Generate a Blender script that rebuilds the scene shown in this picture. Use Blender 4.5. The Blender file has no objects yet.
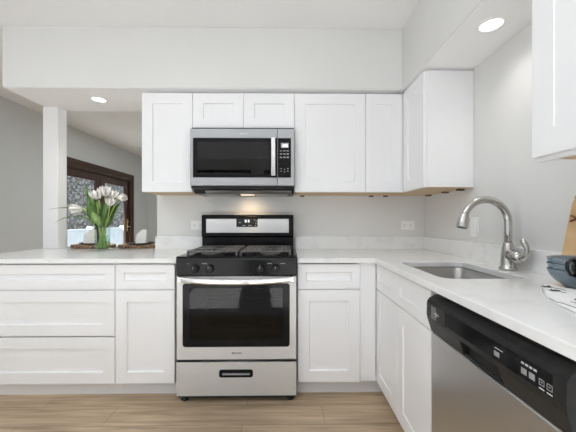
import bpy, bmesh, math, random
from mathutils import Vector, Matrix
PI = math.pi
sc = bpy.context.scene
C = sc.collection
rnd = random.Random(7)

# ------------------------------------------------------------------ camera
cam_data = bpy.data.cameras.new('camera')
cam_data.sensor_width = 36.0
cam_data.lens = 300 / 576 * 36.0
cam_data.shift_x = -4 / 576
cam_data.shift_y = 4 / 576
cam_data.clip_start = 0.05
cam = bpy.data.objects.new('camera', cam_data)
C.objects.link(cam)
cam.location = (0, 0, 1.15)
cam.rotation_euler = (PI / 2, 0, -0.0138)
sc.camera = cam

# ------------------------------------------------------------------ world, lights, exposure
world = bpy.data.worlds.new('world'); sc.world = world
world.use_nodes = True
bg = world.node_tree.nodes['Background']
bg.inputs[0].default_value = (0.86, 0.93, 1.0, 1)
bg.inputs[1].default_value = 0.8

def area(name, loc, rot, sx, sy, power, col=(1, 1, 1), spread=PI):
    l = bpy.data.lights.new(name, 'AREA'); l.shape = 'RECTANGLE'
    l.size = sx; l.size_y = sy; l.energy = power; l.color = col; l.spread = spread
    o = bpy.data.objects.new(name, l); C.objects.link(o)
    o.location = loc; o.rotation_euler = rot
    return o
# daylight through the two tall windows behind the camera and the window of the living area
COOL = (0.89, 0.965, 1.05)
area('daylight_rear_window', (-1.75, -2.63, 1.25), (PI / 2, 0, 0), 1.7, 2.0, 3.5, COOL)
area('daylight_rear_door', (0.25, -2.63, 1.25), (PI / 2, 0, 0), 1.5, 2.0, 2.8, COOL)
area('daylight_living_window', (-3.28, -0.7, 1.35), (PI / 2, 0, -PI / 2), 2.2, 1.7, 6, COOL)
# low sun through the rear windows, falling on the floor behind the camera
sun = bpy.data.lights.new('sun', 'SUN'); sun.energy = 25; sun.angle = .02; sun.color = (1, .99, .97)
so = bpy.data.objects.new('sun', sun); C.objects.link(so)
so.rotation_euler = Vector((.10, 1, -.88)).to_track_quat('-Z', 'Y').to_euler()
# flush kitchen ceiling light, plus unseen fills added in far room and living area
area('kitchen_ceiling_light', (-0.7, 0.35, 2.545), (0, 0, 0), 2.0, 0.8, 18, COOL)
area('far_room_fill', (-1.2, 4.8, 2.545), (0, 0, 0), 0.9, 0.9, 46, COOL)
lamp = bpy.data.lights.new('living_fill', 'POINT'); lamp.energy = 6; lamp.shadow_soft_size = .25; lamp.color = COOL
lo = bpy.data.objects.new('living_fill', lamp); C.objects.link(lo); lo.location = (-1.9, -.5, .8)

sc.view_settings.view_transform = 'Standard'
sc.view_settings.look = 'None'
sc.view_settings.exposure = -0.22
sc.view_settings.gamma = 1.0
sc.view_settings.use_curve_mapping = False
try:
    sc.cycles.use_denoising = True
    sc.cycles.use_adaptive_sampling = False
    sc.cycles.max_bounces = 20
    sc.cycles.diffuse_bounces = 16
    sc.cycles.transparent_max_bounces = 12
    sc.cycles.caustics_reflective = False
    sc.cycles.caustics_refractive = False
except Exception:
    pass

# ------------------------------------------------------------------ materials
def mat(name, col, rough=0.5, metal=0.0, spec=0.5, **kw):
    m = bpy.data.materials.new(name); m.use_nodes = True
    b = m.node_tree.nodes['Principled BSDF']
    b.inputs['Base Color'].default_value = (*col, 1)
    b.inputs['Roughness'].default_value = rough
    b.inputs['Metallic'].default_value = metal
    b.inputs['Specular IOR Level'].default_value = spec
    for k, v in kw.items():
        b.inputs[k.replace('_', ' ')].default_value = v
    return m
def nodes(m):
    nt = m.node_tree
    return nt, nt.nodes['Principled BSDF'], (lambda t: nt.nodes.new(t)), nt.links.new
def coords(nt, scale=(1, 1, 1), rot=(0, 0, 0), kind='Object'):
    tc = nt.nodes.new('ShaderNodeTexCoord'); mp = nt.nodes.new('ShaderNodeMapping')
    mp.inputs['Scale'].default_value = scale; mp.inputs['Rotation'].default_value = rot
    nt.links.new(tc.outputs[kind], mp.inputs['Vector'])
    return mp.outputs['Vector']
def noisy(m, scale, c1, c2, detail=4, lo=0.35, hi=0.65, stretch=(1, 1, 1), bump=0.0):
    nt, b, N, L = nodes(m)
    n = N('ShaderNodeTexNoise'); n.inputs['Scale'].default_value = scale; n.inputs['Detail'].default_value = detail
    L(coords(nt, stretch), n.inputs['Vector'])
    r = N('ShaderNodeValToRGB')
    r.color_ramp.elements[0].position = lo; r.color_ramp.elements[0].color = (*c1, 1)
    r.color_ramp.elements[1].position = hi; r.color_ramp.elements[1].color = (*c2, 1)
    L(n.outputs['Fac'], r.inputs['Fac']); L(r.outputs['Color'], b.inputs['Base Color'])
    if bump:
        bp = N('ShaderNodeBump'); bp.inputs['Strength'].default_value = bump; bp.inputs['Distance'].default_value = 0.004
        L(n.outputs['Fac'], bp.inputs['Height']); L(bp.outputs['Normal'], b.inputs['Normal'])
    return m

M = {}
M['wall'] = noisy(mat('painted_wall', (.76, .76, .75), .75, spec=.25), 2.2, (.755, .755, .745), (.775, .775, .765))
M['farwall'] = noisy(mat('grey_painted_wall', (.6, .6, .585), .8, spec=.2), 2.0, (.605, .62, .61), (.62, .635, .625))
M['ceiling'] = noisy(mat('ceiling_paint', (.82, .82, .815), .8, spec=.2), 2.0, (.87, .87, .868), (.885, .885, .882))
M['soffit'] = noisy(mat('brightened_soffit_paint', (.93, .93, .93), .6, spec=.2), 2.0, (.925, .925, .925), (.935, .935, .935))  # lightened beyond the wall paint to stand in for bounced light
M['trim'] = noisy(mat('white_trim_paint', (.84, .84, .84), .45), 3.0, (.83, .83, .83), (.85, .85, .85))
M['cab'] = noisy(mat('white_cabinet_lacquer', (.88, .88, .89), .32), 3.0, (.875, .875, .885), (.89, .89, .90))
M['toe'] = noisy(mat('toe_kick_paint', (.80, .81, .82), .5), 3.0, (.79, .80, .81), (.82, .83, .84))
M['ply'] = noisy(mat('raw_plywood', (.62, .46, .28), .6), 6.0, (.55, .40, .24), (.68, .52, .34), stretch=(1, 9, 9))
M['clip'] = noisy(mat('bronze_clip', (.12, .07, .04), .4, 0.6), 30, (.10, .06, .03), (.16, .10, .06))
M['black'] = noisy(mat('black_enamel', (.006, .006, .007), .12, spec=.14), 20, (.009, .009, .010), (.013, .013, .013))
M['blackmatte'] = noisy(mat('black_plastic', (.015, .015, .015), .4, spec=.25), 40, (.018, .018, .018), (.028, .028, .028))
M['charcoal'] = noisy(mat('charcoal_plastic', (.02, .02, .021), .36, spec=.2), 40, (.018, .018, .018), (.026, .026, .026))
M['iron'] = noisy(mat('cast_iron', (.13, .125, .12), .48, spec=.6), 60, (.11, .105, .10), (.17, .16, .15), bump=.3)
M['burner'] = noisy(mat('burner_aluminium', (.45, .44, .42), .4, .8), 40, (.38, .37, .35), (.5, .49, .47))
M['cavity'] = noisy(mat('oven_enamel', (.05, .047, .045), .5), 14, (.035, .033, .031), (.075, .07, .066))
M['chrome'] = noisy(mat('polished_metal', (.8, .8, .8), .14, 1.0), 12, (.78, .78, .78), (.84, .84, .84))
M['mark'] = noisy(mat('pale_print', (.62, .62, .62), .5), 30, (.58, .58, .58), (.66, .66, .66))
M['greyprint'] = noisy(mat('grey_print', (.30, .30, .31), .5), 30, (.27, .27, .28), (.34, .34, .35))
M['label'] = noisy(mat('grey_label', (.16, .16, .165), .5), 90, (.12, .12, .125), (.21, .21, .215))
M['darkprint'] = noisy(mat('dark_print', (.10, .10, .10), .5), 30, (.08, .08, .08), (.12, .12, .12))
M['plate_white'] = noisy(mat('white_plastic', (.92, .92, .91), .35), 20, (.91, .91, .90), (.93, .93, .92))
M['slot'] = noisy(mat('outlet_slot', (.25, .25, .24), .6), 20, (.22, .22, .21), (.28, .28, .27))

def steel(name, col, rough, axis, metal=1.0):
    m = mat(name, col, rough, metal)
    nt, b, N, L = nodes(m)
    if axis == 0:
        tg = N('ShaderNodeTangent'); tg.direction_type = 'RADIAL'; tg.axis = 'Z'; L(tg.outputs[0], b.inputs['Tangent'])
        b.inputs['Anisotropic'].default_value = .8; b.inputs['Anisotropic Rotation'].default_value = .25
    st = [900, 900, 900]; st[axis] = 6
    n = N('ShaderNodeTexNoise'); n.inputs['Scale'].default_value = 1.0; n.inputs['Detail'].default_value = 3
    L(coords(nt, st), n.inputs['Vector'])
    mr = N('ShaderNodeMapRange'); mr.inputs['To Min'].default_value = rough - .03; mr.inputs['To Max'].default_value = rough + .04
    L(n.outputs['Fac'], mr.inputs['Value']); L(mr.outputs['Result'], b.inputs['Roughness'])
    bp = N('ShaderNodeBump'); bp.inputs['Strength'].default_value = .02; bp.inputs['Distance'].default_value = .0006
    L(n.outputs['Fac'], bp.inputs['Height']); L(bp.outputs['Normal'], b.inputs['Normal'])
    return m
M['steel'] = steel('brushed_stainless', (.67, .665, .655), .42, 0)
M['steel_micro'] = steel('darkened_stainless', (.37, .37, .375), .36, 0)  # plain stainless darkened, dim reflections put into its colour
M['steel_z'] = steel('dishwasher_stainless', (.60, .60, .605), .30, 2)
M['sinksteel'] = steel('sink_stainless', (.52, .51, .50), .30, 1)
M['pull'] = noisy(mat('dull_grey_metal', (.30, .30, .30), .45, .9), 20, (.28, .28, .28), (.33, .33, .33))
M['nickel'] = noisy(mat('brushed_nickel', (.56, .55, .53), .24, 1.0), 30, (.55, .54, .52), (.575, .565, .545), stretch=(1, 1, .1))

def glassy(name, tint, trans, rough=.02, refl=.08, ior=1.45):
    m = bpy.data.materials.new(name); m.use_nodes = True
    nt = m.node_tree; nt.nodes.clear()
    N, L = nt.nodes.new, nt.links.new
    out = N('ShaderNodeOutputMaterial'); tr = N('ShaderNodeBsdfTransparent'); gl = N('ShaderNodeBsdfGlossy')
    fr = N('ShaderNodeFresnel'); mx = N('ShaderNodeMixShader')
    # a faint procedural streak keeps the pane from being perfectly even
    nz = N('ShaderNodeTexNoise'); nz.inputs['Scale'].default_value = 3
    mc = N('ShaderNodeMix'); mc.data_type = 'RGBA'
    mc.inputs['A'].default_value = (*[t * trans for t in tint], 1); mc.inputs['B'].default_value = (*[min(1, t * trans * 1.06) for t in tint], 1)
    L(nz.outputs['Fac'], mc.inputs['Factor']); L(mc.outputs['Result'], tr.inputs['Color'])
    gl.inputs['Roughness'].default_value = rough; gl.inputs['Color'].default_value = (.9, .9, .9, 1)
    fr.inputs['IOR'].default_value = ior
    geo = N('ShaderNodeNewGeometry'); mu = N('ShaderNodeMath'); mu.operation = 'MULTIPLY'; iv = N('ShaderNodeMath'); iv.operation = 'SUBTRACT'; iv.inputs[0].default_value = 1
    L(geo.outputs['Backfacing'], iv.inputs[1]); L(fr.outputs[0], mu.inputs[0]); L(iv.outputs[0], mu.inputs[1])
    L(mu.outputs[0], mx.inputs[0]); L(tr.outputs[0], mx.inputs[1]); L(gl.outputs[0], mx.inputs[2]); L(mx.outputs[0], out.inputs[0])
    return m
M['pane'] = glassy('window_glass', (.97, 1, 1), .96)
M['oven_glass'] = glassy('tinted_oven_glass', (1, .97, .94), .34, .02, ior=1.38)
M['micro_glass'] = glassy('tinted_microwave_glass', (1, 1, 1), .22, .02, ior=1.45)
M['vase_glass'] = glassy('clear_vase_glass', (.93, .98, .95), .95, .01, ior=1.5)
M['water'] = glassy('vase_water', (.90, .97, .90), .93, .01, ior=1.2)

# quartz with faint grey clouding
M['quartz'] = mat('white_quartz', (.83, .83, .82), .10)
nt, b, N, L = nodes(M['quartz'])
v = coords(nt)
n1 = N('ShaderNodeTexNoise'); n1.inputs['Scale'].default_value = 7; n1.inputs['Detail'].default_value = 8; n1.inputs['Distortion'].default_value = 1.2; L(v, n1.inputs['Vector'])
r1 = N('ShaderNodeValToRGB'); e = r1.color_ramp.elements
e[0].position = .30; e[0].color = (.79, .795, .79, 1); e[1].position = .48; e[1].color = (.87, .87, .865, 1)
L(n1.outputs['Fac'], r1.inputs['Fac']); L(r1.outputs['Color'], b.inputs['Base Color'])

# wide oak-look planks running left to right
M['floor'] = mat('oak_plank_floor', (.5, .38, .26), .42)
nt, b, N, L = nodes(M['floor'])
br = N('ShaderNodeTexBrick')
br.offset = .37; br.inputs['Scale'].default_value = 1.0
br.inputs['Brick Width'].default_value = 1.25; br.inputs['Row Height'].default_value = .178
br.inputs['Mortar Size'].default_value = .0016; br.inputs['Mortar Smooth'].default_value = .3; br.inputs['Bias'].default_value = 0
br.inputs['Color1'].default_value = (.635, .495, .34, 1); br.inputs['Color2'].default_value = (.53, .405, .275, 1); br.inputs['Mortar'].default_value = (.27, .20, .13, 1)
L(coords(nt), br.inputs['Vector'])
g1 = N('ShaderNodeTexNoise'); g1.inputs['Scale'].default_value = 1; g1.inputs['Detail'].default_value = 6; g1.inputs['Distortion'].default_value = .6; L(coords(nt, (2.2, 34, 1)), g1.inputs['Vector'])
g2 = N('ShaderNodeTexNoise'); g2.inputs['Scale'].default_value = 1; g2.inputs['Detail'].default_value = 4; L(coords(nt, (1.1, 5, 1)), g2.inputs['Vector'])
ra = N('ShaderNodeValToRGB'); ra.color_ramp.elements[0].position = .3; ra.color_ramp.elements[0].color = (.62, .60, .58, 1); ra.color_ramp.elements[1].position = .68; ra.color_ramp.elements[1].color = (1.12, 1.12, 1.12, 1)
rb = N('ShaderNodeValToRGB'); rb.color_ramp.elements[0].position = .3; rb.color_ramp.elements[0].color = (.80, .78, .76, 1); rb.color_ramp.elements[1].position = .7; rb.color_ramp.elements[1].color = (1.1, 1.1, 1.1, 1)
L(g1.outputs['Fac'], ra.inputs['Fac']); L(g2.outputs['Fac'], rb.inputs['Fac'])
m1 = N('ShaderNodeMix'); m1.data_type = 'RGBA'; m1.blend_type = 'MULTIPLY'; m1.inputs['Factor'].default_value = 1
m2 = N('ShaderNodeMix'); m2.data_type = 'RGBA'; m2.blend_type = 'MULTIPLY'; m2.inputs['Factor'].default_value = 1
L(br.outputs['Color'], m1.inputs['A']); L(ra.outputs['Color'], m1.inputs['B'])
L(m1.outputs['Result'], m2.inputs['A']); L(rb.outputs['Color'], m2.inputs['B']); L(m2.outputs['Result'], b.inputs['Base Color'])

def wood(name, c1, c2, stretch, rough=.5):
    return noisy(mat(name, c1, rough), 1.0, c1, c2, detail=6, lo=.3, hi=.7, stretch=stretch)
M['doorwood'] = wood('dark_stained_door_wood', (.034, .016, .010), (.07, .034, .021), (30, 30, 3), .35)
M['board'] = wood('cutting_board_wood', (.52, .32, .15), (.80, .55, .30), (30, 12, 3), .5)
M['bark'] = noisy(mat('bark_edge', (.12, .07, .04), .85), 40, (.05, .03, .02), (.34, .22, .13), bump=.6)
M['slice'] = wood('wood_slice', (.44, .29, .17), (.60, .43, .27), (9, 40, 9), .6)
M['strap'] = noisy(mat('brown_leather', (.14, .045, .02), .6), 30, (.11, .035, .015), (.18, .06, .03))
M['bowl'] = noisy(mat('blue_grey_stoneware', (.20, .255, .30), .35), 30, (.185, .24, .285), (.22, .275, .32))
M['mug'] = noisy(mat('black_ceramic', (.012, .011, .011), .12), 20, (.010, .010, .010), (.016, .015, .015))
M['towel'] = noisy(mat('white_printed_cloth', (.84, .84, .84), .9, spec=.1), 120, (.80, .80, .80), (.87, .87, .87), bump=.2)
M['ink'] = noisy(mat('black_ink', (.08, .08, .08), .9, spec=.1), 50, (.05, .05, .05), (.16, .16, .16))
M['napkin'] = noisy(mat('white_linen', (.82, .82, .80), .9, spec=.1), 90, (.79, .79, .77), (.85, .85, .83), bump=.2)
M['plate'] = noisy(mat('black_stoneware', (.02, .02, .021), .25), 30, (.018, .018, .018), (.028, .028, .028))
M['leaf'] = noisy(mat('tulip_leaf', (.09, .19, .045), .45), 1.0, (.06, .14, .03), (.15, .28, .07), stretch=(60, 60, 4))
M['paleleaf'] = noisy(mat('pale_tulip_leaf', (.22, .36, .10), .45), 1.0, (.18, .31, .08), (.28, .42, .14), stretch=(60, 60, 4))
M['stem'] = noisy(mat('tulip_stem', (.42, .52, .14), .4), 30, (.36, .48, .10), (.50, .60, .20))
M['petal'] = noisy(mat('tulip_petal', (.82, .77, .72), .6, spec=.2), 1.0, (.90, .89, .86), (.86, .80, .75), stretch=(30, 30, 8))
M['brass'] = noisy(mat('brass', (.75, .60, .34), .25, 1.0), 20, (.70, .55, .30), (.80, .66, .40))
M['vinyl'] = noisy(mat('white_vinyl', (.60, .66, .72), .5), 4, (.58, .64, .70), (.62, .68, .74))
M['paving'] = noisy(mat('pale_paving', (.6, .6, .6), .8), 5, (.5, .5, .5), (.68, .68, .68))
# rubble stone of the wall outside
M['stone'] = mat('rubble_stone', (.3, .3, .3), .9)
nt, b, N, L = nodes(M['stone'])
vo = N('ShaderNodeTexVoronoi'); vo.inputs['Scale'].default_value = 11; vo.inputs['Randomness'].default_value = 1; L(coords(nt, (1, 1, 1.5)), vo.inputs['Vector'])
sep = N('ShaderNodeSeparateColor'); L(vo.outputs['Color'], sep.inputs[0])
rs = N('ShaderNodeValToRGB'); e = rs.color_ramp.elements
e[0].position = 0; e[0].color = (.07, .072, .075, 1); e[1].position = 1; e[1].color = (.42, .42, .42, 1); q = e.new(.55); q.color = (.17, .165, .16, 1)
L(sep.outputs[0], rs.inputs['Fac']); L(rs.outputs['Color'], b.inputs['Base Color'])

def emit(name, col, strength):
    m = bpy.data.materials.new(name); m.use_nodes = True
    b = m.node_tree.nodes['Principled BSDF']
    b.inputs['Base Color'].default_value = (.9, .9, .9, 1)
    b.inputs['Emission Color'].default_value = (*col, 1); b.inputs['Emission Strength'].default_value = strength
    return m
M['lens'] = emit('lamp_lens', (1, .98, .95), 3.0)
M['warmlens'] = emit('warm_lamp_lens', (1, .78, .5), 1.0)
M['digit'] = emit('lit_digits', (.92, .96, 1), 1.1)
M['screen'] = emit('lit_screen', (.62, .64, .64), .06)
M['screen'].node_tree.nodes['Principled BSDF'].inputs['Base Color'].default_value = (.36, .37, .37, 1)

# ------------------------------------------------------------------ mesh builder
def marks(name, boxes, m, parent):
    for b_ in boxes: obj(name, MB().box(*b_), m, parent)
class MB:
    def __init__(s): s.bm = bmesh.new()
    def merge(s, other, smooth=False):
        if smooth:
            for f in other.faces: f.smooth = True
        me = bpy.data.meshes.new('tmp'); other.to_mesh(me); other.free()
        s.bm.from_mesh(me); bpy.data.meshes.remove(me)
        return s
    def box(s, x0, y0, z0, x1, y1, z1, bev=0.0, seg=1, rot=None, piv=None):
        t = bmesh.new(); bmesh.ops.create_cube(t, size=1)
        for v in t.verts:
            v.co = Vector(((x0 + x1) / 2 + v.co.x * (x1 - x0), (y0 + y1) / 2 + v.co.y * (y1 - y0), (z0 + z1) / 2 + v.co.z * (z1 - z0)))
        if bev: bmesh.ops.bevel(t, geom=list(t.edges), offset=bev, segments=seg, affect='EDGES', profile=.5)
        if rot is not None:
            p = Vector(piv)
            for v in t.verts: v.co = p + rot @ (v.co - p)
        return s.merge(t)
    def prism(s, pts, vec, smooth=False, bev=0.0):
        """polygon of 3-D points pushed along vec"""
        t = bmesh.new()
        vs = [t.verts.new(Vector(p)) for p in pts]
        f = t.faces.new(vs)
        r = bmesh.ops.extrude_face_region(t, geom=[f])
        for v in [g for g in r['geom'] if isinstance(g, bmesh.types.BMVert)]: v.co += Vector(vec)
        bmesh.ops.recalc_face_normals(t, faces=t.faces)
        if bev: bmesh.ops.bevel(t, geom=list(t.edges), offset=bev, segments=2, affect='EDGES', profile=.5)
        return s.merge(t, smooth)
    def loops(s, rings, cap0=True, cap1=True, smooth=True, closed=True):
        t = bmesh.new()
        R = [[t.verts.new(Vector(p)) for p in ring] for ring in rings]
        n = len(R[0])
        for a, b_ in zip(R, R[1:]):
            for i in range(n if closed else n - 1):
                j = (i + 1) % n
                try: t.faces.new((a[i], a[j], b_[j], b_[i]))
                except ValueError: pass
        if smooth:
            for f in t.faces: f.smooth = True
        if cap0: t.faces.new(R[0][::-1])
        if cap1: t.faces.new(R[-1])
        bmesh.ops.recalc_face_normals(t, faces=t.faces)
        return s.merge(t)
    def lathe(s, prof, loc, axis='Z', seg=32, cap0=True, cap1=True, sx=1, sy=1):
        rings = []
        for r, h in prof:
            ring = []
            for k in range(seg):
                a = 2 * PI * k / seg
                c, d = r * math.cos(a) * sx, r * math.sin(a) * sy
                p = {'Z': (c, d, h), 'Y': (c, h, d), 'X': (h, c, d)}[axis]
                ring.append(Vector(loc) + Vector(p))
            rings.append(ring)
        return s.loops(rings, cap0, cap1)
    def tube(s, pts, r, seg=12, cap=True):
        pts = [Vector(p) for p in pts]
        rs = r if isinstance(r, (list, tuple)) else [r] * len(pts)
        up = None; rings = []
        for i, p in enumerate(pts):
            d = (pts[min(i + 1, len(pts) - 1)] - pts[max(i - 1, 0)]).normalized()
            if up is None:
                up = d.orthogonal().normalized()
            else:
                up = (up - d * up.dot(d)).normalized()
            sd = d.cross(up)
            rings.append([p + up * math.cos(2 * PI * k / seg) * rs[i] + sd * math.sin(2 * PI * k / seg) * rs[i] for k in range(seg)])
        return s.loops(rings, cap, cap)
    def shaker(s, p, u, n, w, h, t=.02, st=.072, rec=.013):
        """a shaker front: p lower left corner of the front, u along the width, n into the carcass"""
        p, u, n, zz = Vector(p), Vector(u), Vector(n), Vector((0, 0, 1))
        def ring(i, d): return [p + u * a + zz * c + n * d for a, c in ((i, i), (w - i, i), (w - i, h - i), (i, h - i))]
        return s.loops([ring(0, t), ring(0, .002), ring(.002, 0), ring(st, 0), ring(st + .3 * rec, rec)], smooth=False)
    def blade(s, pts, width, fold=.25, thick=.0012, nrm=(0, -1, 0), seg=None):
        """a leaf: a strip with a folded midrib, closed and thin"""
        pts = [Vector(p) for p in pts]; rings = []; k = len(pts)
        for i, p in enumerate(pts):
            d = (pts[min(i + 1, k - 1)] - pts[max(i - 1, 0)]).normalized()
            side = d.cross(Vector(nrm)).normalized(); up = side.cross(d).normalized()
            f = i / (k - 1)
            wd = width * max(.06, math.sin(PI * min(1, .12 + .88 * f)) ** .75)
            rings.append([p - side * wd / 2 + up * wd * fold, p + up * thick, p + side * wd / 2 + up * wd * fold, p - up * thick])
        return s.loops(rings)

ORIG = {}
def link(o, parent=None):
    C.objects.link(o)
    if parent is not None: o.parent = parent
    return o
def thing(name, label, cat, loc, group=None):
    o = bpy.data.objects.new(name, None); o.empty_display_size = .05; C.objects.link(o)
    o.location = loc; o['label'] = label; o['category'] = cat
    if group: o['group'] = group
    ORIG[o.name] = Vector(loc)
    return o
def obj(name, mb, m, parent=None, label=None):
    """link a builder's mesh (given in world coordinates) under parent, or on its own"""
    me = bpy.data.meshes.new(name); mb.bm.to_mesh(me); mb.bm.free(); me.materials.append(m)
    o = bpy.data.objects.new(name, me)
    org = Vector((0, 0, 0))
    if parent is not None: org = ORIG[parent.name]
    else:
        co = [v.co for v in me.vertices]
        org = Vector(((min(c.x for c in co) + max(c.x for c in co)) / 2, (min(c.y for c in co) + max(c.y for c in co)) / 2, min(c.z for c in co)))
        o.location = org
    me.transform(Matrix.Translation(-org))
    link(o, parent); ORIG[o.name] = org
    if label: o['label'] = label
    return o
def tag(o, label, cat, group=None):
    o['label'] = label; o['category'] = cat
    if group: o['group'] = group
    return o
def struct(name, mb, m, label=None, parent=None):
    o = obj(name, mb, m, parent)
    if parent is None: o['kind'] = 'structure'
    if label: o['label'] = label
    return o
def B(*a, **k): return MB().box(*a, **k)

# ------------------------------------------------------------------ room shell
XL, XR, YB, YK, YF, ZC = -3.25, 1.168, -2.6, 2.54, 7.02, 2.554
struct('floor', B(XL - .12, .15, -.12, XR + .12, YF + .12, 0), M['floor'], 'light oak plank floor running left to right')
M['bounce_floor'] = noisy(mat('pale_bounce_floor', (.68, .68, .68), .95, spec=.1), 60, (.64, .64, .64), (.72, .72, .72), bump=.3)
struct('floor_bounce', B(XL - .12, YB - .12, -.12, XR + .12, .149, 0), M['bounce_floor'], 'unseen pale floor added to bounce light')  # unseen pale floor, added to bounce sunlight into the kitchen
struct('ceiling', B(XL - .12, YB - .12, ZC, XR + .12, YF + .12, ZC + .12), M['ceiling'], 'plain white ceiling')
struct('wall_right', B(XR, YB - .12, 0, XR + .12, YF, ZC), M['wall'], 'pale grey wall behind the sink')
struct('wall_kitchen', B(-1.10, YK, 0, XR, YK + .13, ZC), M['wall'], 'pale grey wall behind the range')
struct('wall_far', B(XL - .12, YF, 0, XR + .12, YF + .12, ZC), M['farwall'], 'grey far wall of the dining room')
# left wall with the french door opening and a living room window
DY0, DY1, DZ = 4.30, 6.27, 2.01
wl = MB()
wl.box(XL - .12, -1.85, 0, XL, YB, ZC) if False else None
for y0, y1, z0, z1 in ((YB - .12, -1.85, 0, ZC), (-1.85, .45, 0, .45), (-1.85, .45, 2.25, ZC), (.45, DY0, 0, ZC), (DY0, DY1, DZ, ZC), (DY1, YF, 0, ZC)):
    wl.box(XL - .12, y0, z0, XL, y1, z1)
struct('wall_left', wl, M['farwall'], 'grey wall of the adjoining room')
wb = MB()
for x0, x1, z0, z1 in ((XL, -2.65, 0, ZC), (-2.65, -.85, 0, .2), (-2.65, -.85, 2.3, ZC), (-.85, -.55, 0, ZC), (-.55, 1.05, 2.3, ZC), (1.05, XR, 0, ZC)):
    wb.box(x0, YB - .12, z0, x1, YB, z1)
struct('wall_back', wb, M['wall'])
wf = MB()
for x in (-2.65, -1.78, -.91): wf.box(x, YB - .08, .2, x + .06, YB - .03, 2.3)
for z in (.2, 2.24): wf.box(-2.59, YB - .08, z, -.91, YB - .03, z + .06)
struct('window_1', wf, M['doorwood'])
wf = MB()
for x in (-.55, .20, .95): wf.box(x, YB - .08, 0, x + .10, YB - .03, 2.3)
for z in (0, 2.2): wf.box(-.45, YB - .08, z, .95, YB - .03, z + .10)
struct('door_2', wf, M['doorwood'])
wf = MB()
for y in (-1.85, -.73, .39): wf.box(XL - .08, y, .45, XL - .03, y + .06, 2.25)
for z in (.45, 2.19): wf.box(XL - .08, -1.79, z, XL - .03, .39, z + .06)
struct('window_2', wf, M['trim'])
# soffits
struct('soffit_back', B(-2.06, 2.19, 2.112, .84, YK + .135, ZC, bev=.004), M['wall'], 'boxed soffit over the range wall')
struct('soffit_right', B(.84, -1.2, 2.102, XR, YK, ZC, bev=.003), M['wall'], 'boxed soffit over the sink wall')
obj('soffit_lit_sheet', B(-2.055, 2.195, 2.1085, .83, YK + .130, 2.1118), M['soffit'], bpy.data.objects['soffit_back'])  # thin sheets added under the soffits, light from below put into their colour
obj('soffit_lit_sheet', B(.845, -1.19, 2.099, XR - .001, 2.19, 2.1018), M['soffit'], bpy.data.objects['soffit_right'])
# white post at the end of the peninsula
struct('column', B(-2.068, 2.56, .906, -1.942, 2.665, 2.108, bev=.003), M['trim'], 'white square post standing on the end of the counter')
struct('wall_peninsula', B(-2.06, 2.56, 0, -1.11, 2.68, .872), M['wall'])
bbm = MB(); bbm.box(XL, YB, 0, XL + .014, DY0 - .1, .10); bbm.box(XL, DY1 + .1, 0, XL + .014, YF, .10)
struct('baseboard_left', bbm, M['trim'])
struct('baseboard_far', B(XL + .014, YF - .014, 0, XR, YF, .10), M['trim'])

# french doors
fd = thing('door_1', 'dark stained wooden french doors with tall glass panes, seen beyond the counter', 'door', (XL, (DY0 + DY1) / 2, 0))
fd['kind'] = 'structure'
c = MB()
c.box(XL - .11, DY0, 0, XL + .02, DY0 + .07, DZ, bev=.003); c.box(XL - .11, DY1 - .07, 0, XL + .02, DY1, DZ, bev=.003)
c.box(XL - .11, DY0 + .07, DZ - .07, XL + .02, DY1 - .07, DZ, bev=.003)
c.box(XL, DY0 - .06, 0, XL + .03, DY0, DZ + .07, bev=.004); c.box(XL, DY1, 0, XL + .03, DY1 + .06, DZ + .07, bev=.004); c.box(XL, DY0, DZ, XL + .03, DY1, DZ + .07, bev=.004)
obj('door_frame', c, M['doorwood'], fd)
mid = (DY0 + DY1) / 2
for y0, y1 in ((DY0 + .073, mid - .002), (mid + .002, DY1 - .073)):
    d = MB(); st = .115
    d.box(XL - .06, y0, .02, XL - .015, y0 + st, DZ - .073, bev=.003); d.box(XL - .06, y1 - st, .02, XL - .015, y1, DZ - .073, bev=.003)
    d.box(XL - .06, y0 + st, .02, XL - .015, y1 - st, .24, bev=.003); d.box(XL - .06, y0 + st, DZ - .20, XL - .015, y1 - st, DZ - .073, bev=.003)
    leaf = obj('door_leaf', d, M['doorwood'], fd)
    obj('glass_pane', B(XL - .042, y0 + st - .01, .23, XL - .036, y1 - st + .01, DZ - .19), M['pane'], leaf)
    if y0 > mid:
        h = MB(); yy = y1 - .06
        h.box(XL - .015, yy - .022, .92, XL - .009, yy + .022, 1.17, bev=.002)
        h.tube([(XL - .01, yy, 1.02), (XL + .045, yy, 1.02), (XL + .05, yy - .02, 1.02), (XL + .05, yy - .10, 1.015)], .009)
        h.lathe([(.012, 0), (.012, .02)], (XL - .012, yy, 1.12), 'X', 16)
        obj('door_handle', h, M['brass'], leaf, 'brass lever handle')

# outside of the doors: paving, white vinyl fence, rubble wall
struct('patio_ground', B(-8.6, 1.0, -.25, XL - .13, 22, -.05), M['paving'])
fn = thing('vinyl_fence', 'low white panel fence outside the french doors', 'fence', (-5.0, 8.0, -.05))
for k in range(7):
    y = 4.6 + k * 1.5
    obj('post', B(-5.06, y, -.05, -4.94, y + .12, .98, bev=.006), M['vinyl'], fn)
    if k < 6:
        p = MB(); p.box(-5.02, y + .12, .02, -4.98, y + 1.5, .86); p.box(-5.035, y + .12, .86, -4.965, y + 1.5, .93, bev=.004)
        for q in range(6): p.box(-5.026, y + .14 + q * .226, .06, -4.974, y + .14 + q * .226 + .21, .86, bev=.004)
        obj('panel', p, M['vinyl'], fn)
t = bmesh.new(); bmesh.ops.create_grid(t, x_segments=70, y_segments=26, size=.5)
for v in t.verts:
    yy, zz = v.co.x * 20 + 12, v.co.y * 7 + 3.4
    v.co = Vector((-8.3 + rnd.uniform(-.07, .07), yy, zz))
ex = bmesh.ops.extrude_face_region(t, geom=list(t.faces))
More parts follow.
